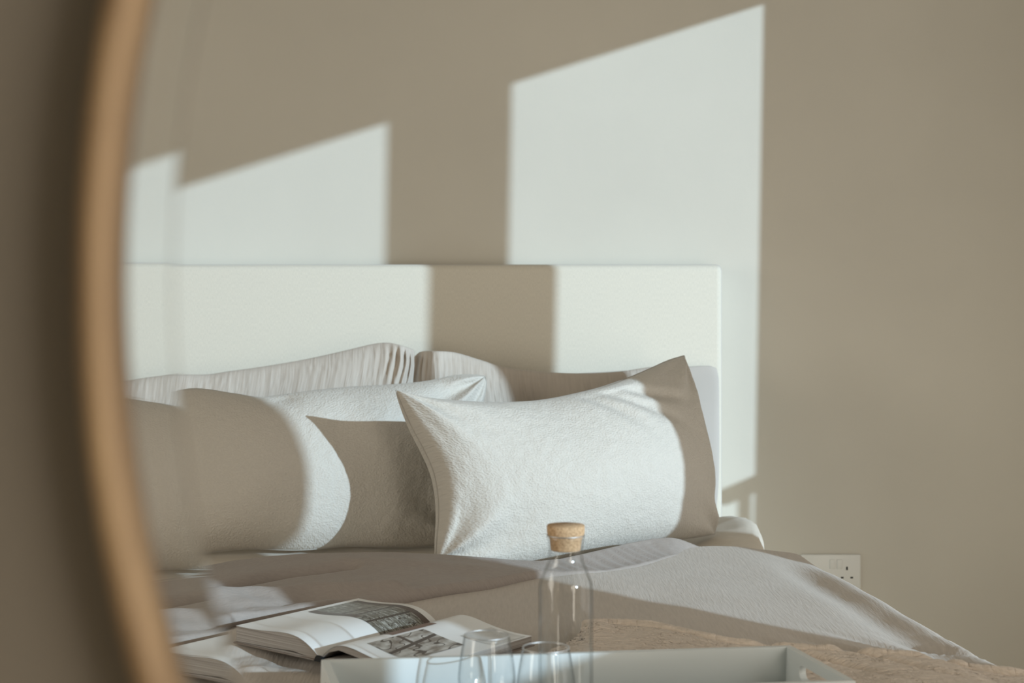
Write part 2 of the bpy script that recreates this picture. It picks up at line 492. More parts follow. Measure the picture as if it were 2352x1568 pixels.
s = np.linspace(0, 1, nu)[:, None]; t = np.linspace(0, 1, nv)[None, :]
Y0 = 1.36
def duvet_main():
    # s: left side drop -> top -> right side drop;  t: foot -> rear edge (rolls down behind the crest)
    XLf = -1.02
    Rr = 0.045; drop = 0.22
    out = np.empty((nu, nv, 3))
    tt = np.linspace(0, 1, nv)
    uvm = np.empty((nu, nv, 2))
    for j, tv in enumerate(tt):
        yb_n = 0.94
        # path length coordinate along s
        Yrow_guess = Y0+(2.55-Y0)*min(tv/yb_n, 1)
        for pas in (0,):
            xe = Xe(Yrow_guess)
        top_w = xe-Rr-XLf
        total = drop+PI/2*Rr+top_w+PI/2*Rr+drop
        q = np.linspace(0, total, nu)
        x = np.empty(nu); dz = np.empty(nu)
        q1 = drop; q2 = q1+PI/2*Rr; q3 = q2+top_w; q4 = q3+PI/2*Rr
        m = q < q1; x[m] = XLf-Rr; dz[m] = -(Rr+(q1-q[m]))
        m = (q >= q1) & (q < q2); a = (q[m]-q1)/Rr; x[m] = XLf-Rr*np.cos(a); dz[m] = -Rr*(1-np.sin(a))
        m = (q >= q2) & (q < q3); x[m] = XLf+(q[m]-q2); dz[m] = 0
        m = (q >= q3) & (q < q4); a = (q[m]-q3)/Rr; x[m] = xe-Rr+Rr*np.sin(a); dz[m] = -Rr*(1-np.cos(a))
        m = q >= q4; x[m] = xe+0.02*np.clip((q[m]-q4)/drop, 0, 1); dz[m] = -(Rr+(q[m]-q4))
        yc = Yc(np.clip(x, -1.2, 0.55))
        # the rear edge: for x right of 0.36 the duvet itself makes the crest; left of it the turned-down band covers it
        if tv <= yb_n:
            y = Y0+(yc-Y0)*(tv/yb_n); back = 0*x
        else:
            a = (tv-yb_n)/(1-yb_n); y = yc+0.028*np.sin(a*PI*0.75); back = -0.040*(1-np.cos(a*PI*0.75))*0.6
        z = Hd(x, np.minimum(y, yc))
        rise = np.exp(-np.maximum(0, yc-y)/0.16)*0.010
        z = z+rise+back+dz+np.where(dz < -Rr*0.9, 0.010*np.sin(y*21+2*np.sin(y*7))*np.clip(-(dz+Rr)/drop, 0, 1), 0)*0
        xo = x+np.where(dz < -0.02, 0.006*noise2(y*9, dz*6), 0)
        out[:, j] = np.stack([xo, y, z], -1)
        uvm[:, j, 0] = q; uvm[:, j, 1] = y
    o = grid('duvet', out, M_duvet, None, uvm)
    tag(o, 'greige crinkled muslin duvet spread over the bed with its top turned down', 'duvet')
    sm = o.modifiers.new('solid', 'SOLIDIFY'); sm.thickness = 0.010; sm.offset = -1
    return o
duvet = duvet_main()
def band():
    # turned-down top of the duvet: from behind the crest, over it, forward to the hem
    nu, nv = 300, 90
    x0, x1 = -1.05, 0.405
    xs = np.linspace(x0, x1, nu)
    X = xs[:, None]+np.zeros((1, nv)); 
    w_ = np.linspace(0, 1, nv)[None, :]
    yc = Yc(xs)[:, None]; yh = np.minimum(Yh(xs)[:, None], yc-0.012)
    wid = yc-yh
    thick = np.clip(wid/0.10, 0.15, 1)
    zc = ZC-Hd(xs, yc[:, 0])[:, None]
    a0 = 0.22; a1 = 0.90
    hk = 0.018-0.012*sstep(0.0, 0.15, xs)
    Y = np.zeros((nu, nv)); Z = np.zeros((nu, nv))
    wv = w_[0]
    for j, wj in enumerate(wv):
        if wj < a0:      # roll at the rear: quarter-to-half circle
            a = (wj/a0); ang = PI*0.80*(1-a)
            Rz = 0.028
            Y[:, j] = yc[:, 0]+0.028*math.sin(ang); Z[:, j] = ZC-Rz*(1-math.cos(ang))*(0.9)
        elif wj < a1:
            a = (wj-a0)/(a1-a0)
            y = yc[:, 0]-wid[:, 0]*a
            zh = Hd(xs, y)+hk
            k = (1-a)
            z = zh*(1-k**1.5)+ZC*k**1.5
            Y[:, j] = y; Z[:, j] = z
        else:            # hem: rolled edge that tucks down
            a = (wj-a1)/(1-a1); ang = a*PI*0.85
            Y[:, j] = yh[:, 0]-0.5*hk*math.sin(ang)+0.006*a*a; Z[:, j] = Hd(xs, yh[:, 0])+hk-0.55*hk*(1-math.cos(ang))
    # valley and folds
    def gauss_line(P, wdt):
        pts = np.array([on(px, py, 0.58)[:2] for px, py in P]); pts = catmull(pts, 60)
        d = np.min(np.hypot(X[..., None]-pts[:, 0], Y[..., None]-pts[:, 1]), -1)
        return np.exp(-(d/wdt)**2)
    body = sstep(0.20, 0.35, w_)*sstep(0.97, 0.85, w_)
    Z = Z-body*0.034*gauss_line([(440,1368),(500,1357),(570,1343),(640,1328),(720,1318),(800,1311)], 0.017)
    Z = Z+body*0.016*gauss_line([(470,1392),(560,1375),(640,1372),(720,1362),(800,1362),(900,1358)], 0.022)
    Z = Z-body*0.006*gauss_line([(560,1398),(640,1388),(720,1376),(800,1376)], 0.012)
    Z = Z+body*0.006*gauss_line([(800,1300),(900,1305),(1000,1312),(1080,1318)], 0.03)
    r = sstep(0.02, 0.12, X)*sstep(0.40, 0.22, X)*sstep(0.2, 0.3, w_)*sstep(0.95, 0.8, w_)*0.0016
    Z = Z+r*np.sin((X*0.75+Y*0.9)*2*PI/0.038+3*noise2(X*7, Y*7))
    lf = sstep(-0.25, -0.5, X)*sstep(0.5, 0.9, w_)*sstep(0.25, 0.4, w_)
    Z = Z+lf*0.010*noise2(X*9, Y*14)
    Z = Z+sstep(0.2, 0.3, w_)*0.0025*fbm(X*9, Y*9)
    Y = Y+0.004*noise2(X*12, 0*X)*sstep(0.9, 1.0, w_)
    Z = Z-0.030*sstep(0.30, 0.405, X)
    P = np.stack([X, Y, Z], -1)
    dist = np.concatenate([np.zeros((nu, 1)), np.cumsum(np.linalg.norm(np.diff(P, axis=1), axis=2), axis=1)], 1)
    uv = np.stack([X, dist], -1)
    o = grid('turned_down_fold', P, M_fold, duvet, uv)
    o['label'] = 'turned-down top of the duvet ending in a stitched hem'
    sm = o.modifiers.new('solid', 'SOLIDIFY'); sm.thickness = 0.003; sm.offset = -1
band()

# ------------------------------------------------------------------ pillows and cushions
def pillow(name, top, right, bottom, left, T, mat, wrk, label, cat, group=None, ex=0.5, exb=None, exl=None, nu=190, nv=140, Tb=None, seed=0, seam=False):
    """outline sides as (px, py, depth); top and bottom run left to right, left and right run top to bottom"""
    c = lambda pts, n: catmull(np.array([at(*p) for p in pts]), n)
    tp, bt, lf, rt = c(top, nu), c(bottom, nu), c(left, nv), c(right, nv)
    u = (0.5-0.5*np.cos(np.linspace(0, PI, nu)))[:, None]*0.75+np.linspace(0, 1, nu)[:, None]*0.25
    v = (0.5-0.5*np.cos(np.linspace(0, PI, nv)))[None, :]*0.75+np.linspace(0, 1, nv)[None, :]*0.25
    def rs(curve, p):
        i = p*(len(curve)-1)
        k = np.clip(i.astype(int), 0, len(curve)-2); f = (i-k)[:, None]
        return curve[k]*(1-f)+curve[k+1]*f
    tp, bt, lf, rt = rs(tp, u[:, 0]), rs(bt, u[:, 0]), rs(lf, v[0]), rs(rt, v[0])
    U, V = u[..., None], v[..., None]
    S = (1-V)*tp[:, None]+V*bt[:, None]+(1-U)*lf[None]+U*rt[None]-((1-U)*(1-V)*tp[0]+U*(1-V)*tp[-1]+(1-U)*V*bt[0]+U*V*bt[-1])
    W = np.linalg.norm(np.diff(tp, axis=0), axis=1).sum(); H = np.linalg.norm(np.diff(lf, axis=0), axis=1).sum()
    ax = (rt.mean(0)-lf.mean(0)); ay = (bt.mean(0)-tp.mean(0))
    Nn = np.cross(ax, ay); Nn /= np.linalg.norm(Nn)
    if Nn[1] > 0: Nn = -Nn
    t = ((4*u*(1-u))**ex)*((4*v*(1-v))**ex)
    if exl is not None:
        exu = exl+(ex-exl)*sstep(0.10, 0.5, u)
        t = ((4*u*(1-u))**exu)*((4*v*(1-v))**ex)
    tb = t if exb is None else ((4*u*(1-u))**exb)*((4*v*(1-v))**exb)
    um, vm = u*W, v*H
    edge = np.clip(np.minimum(np.minimum(um, W-um), np.minimum(vm, H-vm))/0.02, 0, 1)
    wr = wrk(um, vm, W, H, u, v)*edge
    Tb = Tb or T
    Fp = S+Nn*((T*t)[..., None]+wr[..., None])
    Bp = S-Nn*((Tb*tb)[..., None])
    bm_pts = np.concatenate([Fp.reshape(-1, 3), Bp.reshape(-1, 3)])
    idx = np.arange(nu*nv).reshape(nu, nv); off = nu*nv
    bidx = idx+off
    bidx = bidx.copy(); bidx[0, :] = idx[0, :]; bidx[-1, :] = idx[-1, :]; bidx[:, 0] = idx[:, 0]; bidx[:, -1] = idx[:, -1]
    q1 = np.stack([idx[:-1, :-1], idx[:-1, 1:], idx[1:, 1:], idx[1:, :-1]], -1).reshape(-1, 4)
    q2 = np.stack([bidx[:-1, :-1], bidx[1:, :-1], bidx[1:, 1:], bidx[:-1, 1:]], -1).reshape(-1, 4)
    q = np.concatenate([q1, q2])
    used = np.unique(q); rem = -np.ones(2*nu*nv, int); rem[used] = np.arange(len(used))
    me = bpy.data.meshes.new(name)
    me.from_pydata(bm_pts[used].tolist(), [], rem[q].tolist())
    uv1 = np.stack([um+0*vm, vm+0*um], -1).reshape(-1, 2)
    uvs = np.concatenate([uv1, uv1])
    l = me.uv_layers.new(name='UVMap'); l.data.foreach_set('uv', uvs[used][rem[q].reshape(-1)].astype(np.float32).reshape(-1))
    o = link(name, me, mat)
    tag(o, label, cat, group)
    if seam:
        loop = np.concatenate([tp, rt[1:], bt[::-1][1:], lf[::-1][1:-1]])
        loop = np.vstack([loop, loop[:1]])+Nn*0.001
        sm = tube('seam', [tuple(p) for p in loop[::2]], 0.0016, mat, o)
    return o

def corner_folds(um, vm, cx, cy, amp, r0, freq, ph=0.0):
    dx, dy = um-cx, vm-cy
    r = np.hypot(dx, dy); a = np.arctan2(dy, dx)
    return amp*np.sin(a*freq+ph)*np.exp(-((r-r0*0.45)/r0)**2)

def wr_muslin(seed, amp=0.0022, gather=None):
    def f(um, vm, W, H, u, v):
        q = um+0.010*noise2(um*9, vm*14+seed)
        z = -amp*np.exp(-(noise2(q*60+seed, vm*4+seed*2)/0.16)**2)+0.006*noise2(um*6+seed, vm*6)
        topw = np.exp(-vm/0.08)
        z = z-topw*0.0026*np.exp(-(noise2(q*85+seed*3, vm*7)/0.2)**2)
        if gather:
            gx, amp2, wd, fr_ = gather
            g = np.exp(-((um-gx*W)/wd)**2)*np.exp(-vm/0.16)
            z = z+g*amp2*np.sin((um+0.12*vm)*2*PI/fr_)
        return z
    return f

# rear pair, standing against the headboard
pillow('pillow',
       [(250,878,3.240),(300,866,3.210),(400,860,3.220),(480,859,3.230),(520,853,3.230),(600,842,3.230),(700,825,3.230),(800,803,3.230),(860,789,3.230),(895,787,3.220),(925,794,3.210),(950,803,3.248)],
       [(950,803,3.248),(956,840,3.240),(950,900,3.232),(960,1000,3.225),(965,1100,3.215),(960,1201,3.210)],
       [(242,1211,3.210),(500,1218,3.205),(800,1218,3.205),(960,1201,3.210)],
       [(250,878,3.240),(246,950,3.245),(242,1050,3.230),(240,1150,3.220),(242,1211,3.210)],
       0.060, M_muslin, wr_muslin(3, gather=(0.955, 0.010, 0.045, 0.019)),
       'greige crinkled pillow standing behind the left white cushion', 'pillow', ex=0.55, Tb=0.05)
pillow('pillow',
       [(948,822,3.240),(965,808,3.245),(1000,806,3.200),(1045,809,3.220),(1100,825,3.230),(1160,843,3.240),(1240,853,3.240),(1330,857,3.240),(1420,853,3.240),(1500,842,3.240),(1575,840,3.240)],
       [(1575,840,3.240),(1600,1000,3.240),(1605,1100,3.225),(1600,1186,3.210)],
       [(955,1201,3.205),(1100,1216,3.200),(1400,1216,3.200),(1600,1186,3.210)],
       [(948,822,3.240),(944,880,3.232),(950,1000,3.220),(955,1120,3.213),(955,1201,3.205)],
       0.055, M_muslin, wr_muslin(9, gather=(0.04, 0.004, 0.05, 0.022)),
       'greige crinkled pillow standing behind the right white cushion', 'pillow', ex=0.55, Tb=0.05)
pillow('pillow',
       [(1180,862,3.345),(1300,858,3.345),(1450,850,3.345),(1575,842,3.345),(1630,840,3.345),(1646,846,3.345)],
       [(1646,846,3.345),(1651,870,3.345),(1652,950,3.345),(1652,1050,3.335),(1650,1120,3.335),(1643,1185,3.335)],
       [(1170,1186,3.335),(1400,1191,3.335),(1560,1186,3.335),(1643,1185,3.335)],
       [(1180,862,3.345),(1172,950,3.345),(1170,1080,3.335),(1170,1186,3.335)],
       0.022, M_flange, lambda um, vm, W, H, u, v: 0.002*noise2(um*6, vm*6),
       'smooth pale grey pillow at the back right, beside the headboard edge', 'pillow', ex=0.35, Tb=0.012)

def wr_cushL(um, vm, W, H, u, v):
    z = 0.006*fbm(um*5+2, vm*5+1, 2)+0.0012*noise2(um*60, vm*60)
    z = z+corner_folds(um, vm, W, 0, 0.012, 0.10, 9, 0.5)
    z = z+corner_folds(um, vm, W, H, 0.008, 0.09, 9, 1.1)
    z = z-0.018*np.exp(-((um-0.87*W)/0.035)**2-((vm-0.03)/0.03)**2)
    z = z-0.012*np.exp(-((um-0.40*W)/0.03)**2-((vm-0.015)/0.022)**2)
    return z
pillow('cushion',
       [(335,915,3.02),(390,902,3.01),(450,893,3.0),(540,905,2.99),(600,913,2.99),(650,907,3.0),(720,898,3.01),(800,890,3.03),(900,884,3.04),(980,876,3.06),(1045,863,3.08),(1085,861,3.09),(1114,864,3.10)],
       [(1114,864,3.10),(1117,880,3.09),(1108,925,3.07),(1075,1000,3.05),(1055,1100,3.02),(1050,1180,3.0),(1065,1245,2.99)],
       [(340,1286,2.92),(400,1284,2.92),(445,1274,2.92),(560,1260,2.92),(640,1262,2.925),(700,1262,2.93),(800,1254,2.95),(950,1256,2.97),(1065,1245,2.99)],
       [(335,915,3.02),(345,960,3.0),(352,1050,2.96),(352,1150,2.93),(345,1240,2.91),(340,1286,2.92)],
       0.100, M_boucle, wr_cushL,
       'white chunky woven cushion at left, half in shadow behind the front cushion', 'cushion', ex=0.52, Tb=0.05, seam=True)
def wr_cushR(um, vm, W, H, u, v):
    z = 0.005*fbm(um*5+6, vm*5+3, 2)+0.0014*noise2(um*55, vm*55)
    z = z+corner_folds(um, vm, 0, 0, 0.006, 0.10, 7, 0.9)
    z = z+corner_folds(um, vm, 0, H, 0.010, 0.11, 8, 2.2)
    z = z+corner_folds(um, vm, W, 0, 0.009, 0.09, 8, 0.2)
    z = z+corner_folds(um, vm, W, H, 0.008, 0.09, 8, 1.0)
    # creases below the top edge near the raised right corner
    for (gx, gy, an, ln, wd, am) in ((0.66, 0.05, 0.55, 0.12, 0.014, 0.020), (0.74, 0.045, 0.35, 0.10, 0.013, 0.018), (0.56, 0.04, 0.8, 0.09, 0.016, 0.014)):
        dx, dy = um-gx*W, vm-gy*1.0
        a = dx*math.cos(an)+dy*math.sin(an); c = -dx*math.sin(an)+dy*math.cos(an)
        z = z-am*np.exp(-(a/ln)**2-(c/wd)**2)
    # concave left side between the seam and the belly
    return z
pillow('cushion',
       [(909,896,2.725),(935,905,2.735),(975,915,2.75),(1040,922,2.775),(1120,926,2.81),(1200,924,2.845),(1260,917,2.872),(1320,905,2.902),(1380,890,2.937),(1440,869,3.0),(1490,848,3.05),(1535,828,3.09),(1571,817,3.12)],
       [(1571,817,3.12),(1580,870,3.105),(1596,950,3.075),(1618,1035,3.05),(1630,1100,3.038),(1632,1150,3.03),(1645,1190,3.03),(1640,1226,3.02)],
       [(1000,1290,2.68),(1060,1304,2.69),(1130,1308,2.72),(1210,1298,2.75),(1300,1280,2.80),(1400,1260,2.86),(1500,1245,2.92),(1580,1236,2.975),(1640,1226,3.02)],
       [(909,896,2.725),(925,935,2.73),(945,980,2.735),(972,1030,2.735),(996,1085,2.73),(1006,1140,2.72),(1007,1190,2.71),(1003,1240,2.695),(1000,1290,2.68)],
       0.120, M_boucle, wr_cushR,
       'white chunky woven cushion at right in front, brightly sunlit', 'cushion', ex=0.44, exb=0.33, exl=0.27, Tb=0.078, seam=True)

# ------------------------------------------------------------------ throw
th = math.radians(13.0)
A = on(735, 1514, 0.630)
TWD, TDP, TH = 0.584, 0.178, 0.052
def throw():
    nu, nv = 460, 420
    back_px = [(1345,1446),(1385,1436),(1440,1436),(1500,1441),(1580,1457),(1650,1469),(1750,1478),(1850,1488),(1950,1497),(2050,1506),(2150,1516),(2230,1524)]
    bk = catmull(np.array([on(x, y, 0.575)[:2] for x, y in back_px]), 200)
    bx_, by_ = bk[:, 0], bk[:, 1]
    xe = 0.662; Rr = 0.05; drop = 0.16
    x0 = bx_[0]
    top_w = xe+0.022-Rr-x0
    total = top_w+PI/2*Rr+drop
    q = np.linspace(0, total, nu)
    x = np.empty(nu); dz = np.empty(nu)
    m = q < top_w; x[m] = x0+q[m]; dz[m] = 0
    m = (q >= top_w) & (q < top_w+PI/2*Rr); a = (q[m]-top_w)/Rr; x[m] = x0+top_w+Rr*np.sin(a); dz[m] = -Rr*(1-np.cos(a))
    m = q >= top_w+PI/2*Rr; x[m] = x0+top_w+Rr; dz[m] = -(Rr+q[m]-top_w-PI/2*Rr)
    yb = np.interp(x, bx_, by_, right=None)
    yb = np.where(x > bx_[-1], by_[-1]-(x-bx_[-1])*0.45, yb)
    Yf = 1.38
    v = np.linspace(0, 1, nv)
    X = x[:, None]+0*v[None]; Y = yb[:, None]*(1-v[None])+Yf*v[None]
    # left edge swings to the left towards the foot
    sw = sstep(0.0, 0.30, v)[None]*-0.07*np.exp(-(q[:, None])/0.12)
    X = X+sw
    # shift with the flaring duvet edge
    X = X+0.115*(1.95-Y)*sstep(0.35, 0.6, X)
    Z = Hd(np.clip(X, -1, 0.6), Y)+dz[:, None]+0.009
    d = yb[:, None]-Y
    Z = Z+0.0009*fbm(X*28, Y*90, 3)+0.0015*noise2(X*9, Y*14)
    n1 = noise2(X*34, Y*230+0.5*noise2(X*30, Y*60)); n2 = noise2(X*210, Y*60+7)
    Z = Z-0.0011*np.exp(-(n1/0.12)**2)*sstep(-0.35, 0.25, noise2(X*14, Y*26))-0.0004*np.exp(-(n2/0.2)**2)
    Z = Z+0.0002*np.sin(q[:, None]*2*PI/0.0085+3*noise2(q[:, None]*30, d*20))*np.exp(-((d-0.012)/0.010)**2)
    # rolled hem along the rear edge
    Z = Z+0.003*np.exp(-((d-0.007)/0.006)**2)-0.004*np.exp(-((d-0.020)/0.006)**2)-0.010*np.exp(-(d/0.003)**2)
    # bunched corner
    Z = Z+0.010*np.exp(-((X-(x0+0.012))/0.022)**2-((Y-2.03)/0.03)**2)
    # near the tray it lies flat
    dx, dy = X-A[0], Y-A[1]
    lx, ly = dx*math.cos(th)+dy*math.sin(th), -dx*math.sin(th)+dy*math.cos(th)
    ins = sstep(-0.03, -0.005, lx)*sstep(TWD+0.03, TWD+0.005, lx)*sstep(-TDP-0.03, -TDP-0.005, ly)*sstep(0.03, 0.005, ly)
    lim = 0.630-TH-0.0022-lx*math.sin(math.radians(1.37))
    Z = np.where(Z > lim, Z*(1-ins)+lim*ins, Z)
    P = np.stack([X, Y, Z], -1)
    uv = np.stack([q[:, None]+0*Y, d], -1)
    o = grid('throw', P, M_throw, None, uv)
    tag(o, 'tan crinkled woven throw laid across the foot of the bed under the tray', 'throw')
    sm = o.modifiers.new('solid', 'SOLIDIFY'); sm.thickness = 0.008; sm.offset = -1
throw()

# ------------------------------------------------------------------ tray
th = math.radians(13.0)
A = on(735, 1514, 0.630); 
TWD, TDP, TH = 0.584, 0.178, 0.052
tray = empty('serving_tray', (A[0], A[1], 0.630-TH), th)
tray.rotation_euler = (0, math.radians(1.37), th)
tag(tray, 'white lacquered wooden tray with cut-out handles on the foot of the bed', 'tray')
tk = 0.009
box('base_panel', (0.004, -TDP+0.004, 0), (TWD-0.004, -0.004, 0.008), M_lacquer, tray, 0.001)
box('back_side', (0, -tk, 0.0), (TWD, 0, TH), M_lacquer, tray, 0.0012)
box('front_side', (0, -TDP, 0.0), (TWD, -TDP+tk, TH), M_lacquer, tray, 0.0012)
def end_side(x0):
    # end board with an oblong hand hole
    bm = bmesh.new()
    ya, yb = -TDP+tk, -tk
    yc, zc, hl, hr = -TDP/2, 0.031, 0.034, 0.0085
    hole = []
    for k in range(17): a = -PI/2+PI*k/16; hole.append((yc+hl+hr*math.cos(a), zc+hr*math.sin(a)))
    for k in range(17): a = PI/2+PI*k/16; hole.append((yc-hl+hr*math.cos(a), zc+hr*math.sin(a)))
    n = len(hole); out = []
    for (y, z) in hole:
        dy, dz = y-yc, z-zc
        t = min(((yb if dy > 0 else ya)-yc)/dy if abs(dy) > 1e-9 else 1e9, ((TH if dz > 0 else 0)-zc)/dz if abs(dz) > 1e-9 else 1e9)
        out.append((yc+dy*t, zc+dz*t))
    # snap the outline's nearest points to the corners
    for c in ((ya, 0), (yb, 0), (yb, TH), (ya, TH)):
        k = min(range(n), key=lambda i: (out[i][0]-c[0])**2+(out[i][1]-c[1])**2); out[k] = c
    V = [[bm.verts.new((x, p[0], p[1])) for p in pts] for x in (x0, x0+tk) for pts in (hole, out)]
    h0, o0, h1, o1 = V
    for i in range(n):
        j = (i+1) % n
        bm.faces.new((h0[i], h0[j], o0[j], o0[i])); bm.faces.new((h1[i], o1[i], o1[j], h1[j]))
        bm.faces.new((h0[i], h1[i], h1[j], h0[j])); bm.faces.new((o0[i], o0[j], o1[j], o1[i]))
    from_bm('end_side', bm, M_lacquer, tray)
end_side(0.0); end_side(TWD-tk)
def tray_z(X, Y):
    dx, dy = X-A[0], Y-A[1]
    xl = dx*math.cos(th)+dy*math.sin(th)
    return 0.630-TH+0.0082-xl*math.sin(math.radians(1.37))

def rim_ring(R, z, r, parent, nm='rim'):
    pr_ = [(R+r*math.cos(a), z+r*math.sin(a)) for a in [2*PI*q/10 for q in range(10)]]
    return lathe(nm, pr_, M_rim, parent, 72, close=True)
# ------------------------------------------------------------------ carafe
cdY = 1.642
cx_, cy_ = (1299.5-HX)/F*cdY, cdY
zb = tray_z(cx_, cy_)+0.0006
k = cdY/F
zz = lambda py: CZ-(py-HY)*k-zb
car = empty('carafe', (cx_, cy_, zb))
tag(car, 'clear glass carafe with a cork stopper standing on the white tray', 'carafe')
Rb, Rn, Rl = 63*k, 39*k, 44*k
outp = [(0, 0), (Rb*0.90, 0), (Rb*0.98, 0.003), (Rb, 0.010), (Rb, zz(1420)), (Rb, zz(1352)), (Rb*0.985, zz(1340)), (Rb*0.93, zz(1329)), (Rn*1.22, zz(1302)), (Rn*1.05, zz(1287)), (Rn, zz(1272)), (Rn*1.02, zz(1255)), (Rn*1.07, zz(1238)), (Rl, zz(1229))]
wl = 0.0021
inp = [(Rl-0.0016, zz(1229)+0.0004), (Rn*1.07-wl, zz(1238)), (Rn*1.02-wl, zz(1255)), (Rn-wl, zz(1272)), (Rn*1.05-wl, zz(1287)), (Rn*1.22-wl, zz(1302)), (Rb*0.93-wl, zz(1329)), (Rb*0.985-wl, zz(1340)), (Rb-wl, zz(1352)), (Rb-wl, zz(1420)), (Rb-wl, 0.012), (Rb*0.9-wl, 0.006), (0, 0.005)]
lathe('glass_body', outp+inp, M_glass, car, 96)
rim_ring(Rl-0.0007, zz(1229)+0.0003, 0.0009, car, 'lip')
rc1 = 43.4*k; rc0 = Rn-wl-0.0003
lathe('cork_stopper', [(0, zz(1263)), (rc0*0.97, zz(1263)), (rc0, zz(1261)), (Rn*1.02-wl-0.0003, zz(1255)), (Rn*1.07-wl-0.0003, zz(1238)), (rc1-0.0012, zz(1230)), (rc1, zz(1222)), (rc1*1.005, zz(1207)), (rc1*0.985, zz(1205)), (0, zz(1205))], M_cork, car, 64)

# ------------------------------------------------------------------ glasses
def tumbler(X, Y, label):
    z0 = tray_z(X, Y)+0.0006
    g = empty('drinking_glass', (X, Y, z0))
    tag(g, label, 'glass', 'stemless glasses on the tray')
    h = 0.079
    o_ = smooth_prof([(0.0185, 0.0), (0.0235, 0.003), (0.0295, 0.012), (0.0330, 0.026), (0.0325, 0.040), (0.0300, 0.058), (0.0262, h)], 5)
    i_ = smooth_prof([(0.0252, h), (0.0289, 0.058), (0.0313, 0.040), (0.0317, 0.027), (0.0280, 0.0140), (0.0215, 0.0075), (0.010, 0.0058)], 5)
    lathe('glass_bowl', [(0, 0.0012), (0.015, 0.0008)]+o_+[(0.0257, h+0.0006)]+i_+[(0, 0.0056)], M_glass, g, 80)
    rim_ring(0.0257, h+0.0003, 0.0008, g)
gx = (1118-HX)/F*1.63
tumbler(gx, 1.63, 'stemless clear glass at the left, nearer the open book')
gx = (1254-HX)/F*1.575
tumbler(gx, 1.575, 'stemless clear glass in front of the carafe')

# ------------------------------------------------------------------ open book
bk = empty('open_book', (-0.2516, 1.866, 0.574))
sx_, sy_ = 0.62, 0.785
ang = math.atan2(-sx_, sy_)         # local +y runs along the spine away from the camera
bk.rotation_euler = (0, 0, ang)
tag(bk, 'thick open picture book lying on the duvet behind the tray', 'book')
SL, PW = 0.240, 0.165
def paper_edge_mat():
    m, nt, b = mat_new('page_edges')
    wv = N(nt, 'ShaderNodeTexNoise', Scale=1.0, Detail=2.0)
    nt.links.new(mapped(nt, 'Object', (4, 4, 1500)), wv.inputs['Vector'])
    nt.links.new(mix_color(nt, ramp(nt, wv.outputs[0], .35, .65), (0.20, 0.175, 0.155), (0.42, 0.385, 0.35)), b.inputs['Base Color'])  # paper tones darkened to carry the shade on the block's sides
    b.inputs['Roughness'].default_value = 0.8
    return m
M_edge = paper_edge_mat()
M_page = plain('coated_paper', (0.80, 0.80, 0.79), 0.32, spec=0.5)
zl = lambda p: np.interp(p, np.linspace(0, PW, 9), np.array([0.004, 0.0185, 0.0265, 0.0285, 0.0275, 0.0255, 0.0240, 0.0235, 0.0240]))
zr = lambda p: np.interp(p, np.linspace(0, PW, 9), np.array([0.004, 0.0220, 0.0268, 0.0250, 0.0205, 0.0170, 0.0145, 0.0135, 0.0135]))
def smoothf(fn):
    xs = np.linspace(0, PW, 60); ys = fn(xs)
    for _ in range(14): ys[1:-1] = (ys[:-2]+2*ys[1:-1]+ys[2:])/4
    return lambda p: np.interp(p, xs, ys)
zl, zr = smoothf(zl), smoothf(zr)
def wav(p, s, sgn): return 0.0003*np.sin(s*28+p*25*sgn)*np.sin(PI*np.clip(p/PW, 0, 1))
def surf(fn, sgn, p0, p1, s0, s1, n, m, lift):
    p = np.linspace(p0, p1, n)[:, None]; s = np.linspace(s0, s1, m)[None, :]
    return np.stack([sgn*p+0*s, s+0*p, fn(p)+wav(p, s, sgn)+lift+0*s], -1), np.stack([(p-p0)/(p1-p0)+0*s, (s-s0)/(s1-s0)+0*p], -1)
def block(name, fn, sgn, zlow):
    """paper block between the cover and the top page, closed solid"""
    n, m = 40, 24
    T_, _ = surf(fn, sgn, 0.001, PW, 0, SL, n, m, 0.0)
    B_ = T_.copy(); B_[..., 2] = zlow(np.abs(B_[..., 0]))
    B_[..., 2] = np.minimum(B_[..., 2], T_[..., 2]-0.0004)
    bm = bmesh.new()
    Vt = [[bm.verts.new(T_[i, j]) for j in range(m)] for i in range(n)]
    Vb = [[bm.verts.new(B_[i, j]) for j in range(m)] for i in range(n)]
    for i in range(n-1):
        for j in range(m-1):
            bm.faces.new((Vt[i][j], Vt[i+1][j], Vt[i+1][j+1], Vt[i][j+1])); bm.faces.new((Vb[i][j], Vb[i][j+1], Vb[i+1][j+1], Vb[i+1][j]))
    for i in range(n-1):
        bm.faces.new((Vt[i][0], Vb[i][0], Vb[i+1][0], Vt[i+1][0])); bm.faces.new((Vt[i][m-1], Vt[i+1][m-1], Vb[i+1][m-1], Vb[i][m-1]))
    for j in range(m-1):
        bm.faces.new((Vt[0][j], Vt[0][j+1], Vb[0][j+1], Vb[0][j])); bm.faces.new((Vt[n-1][j], Vb[n-1][j], Vb[n-1][j+1], Vt[n-1][j+1]))
    return from_bm(name, bm, M_edge, bk)
lo_l = lambda p: np.interp(p, [0, 0.02, 0.05, 0.10, PW], [0.0025, 0.0025, 0.006, 0.0045, 0.0030])
lo_r = lambda p: np.interp(p, [0, 0.015, 0.035, 0.07, 0.11, PW], [0.0025, 0.014, 0.0195, 0.015, 0.006, 0.003])
block('page_block', zl, -1, lo_l); block('page_block', zr, 1, lo_r)
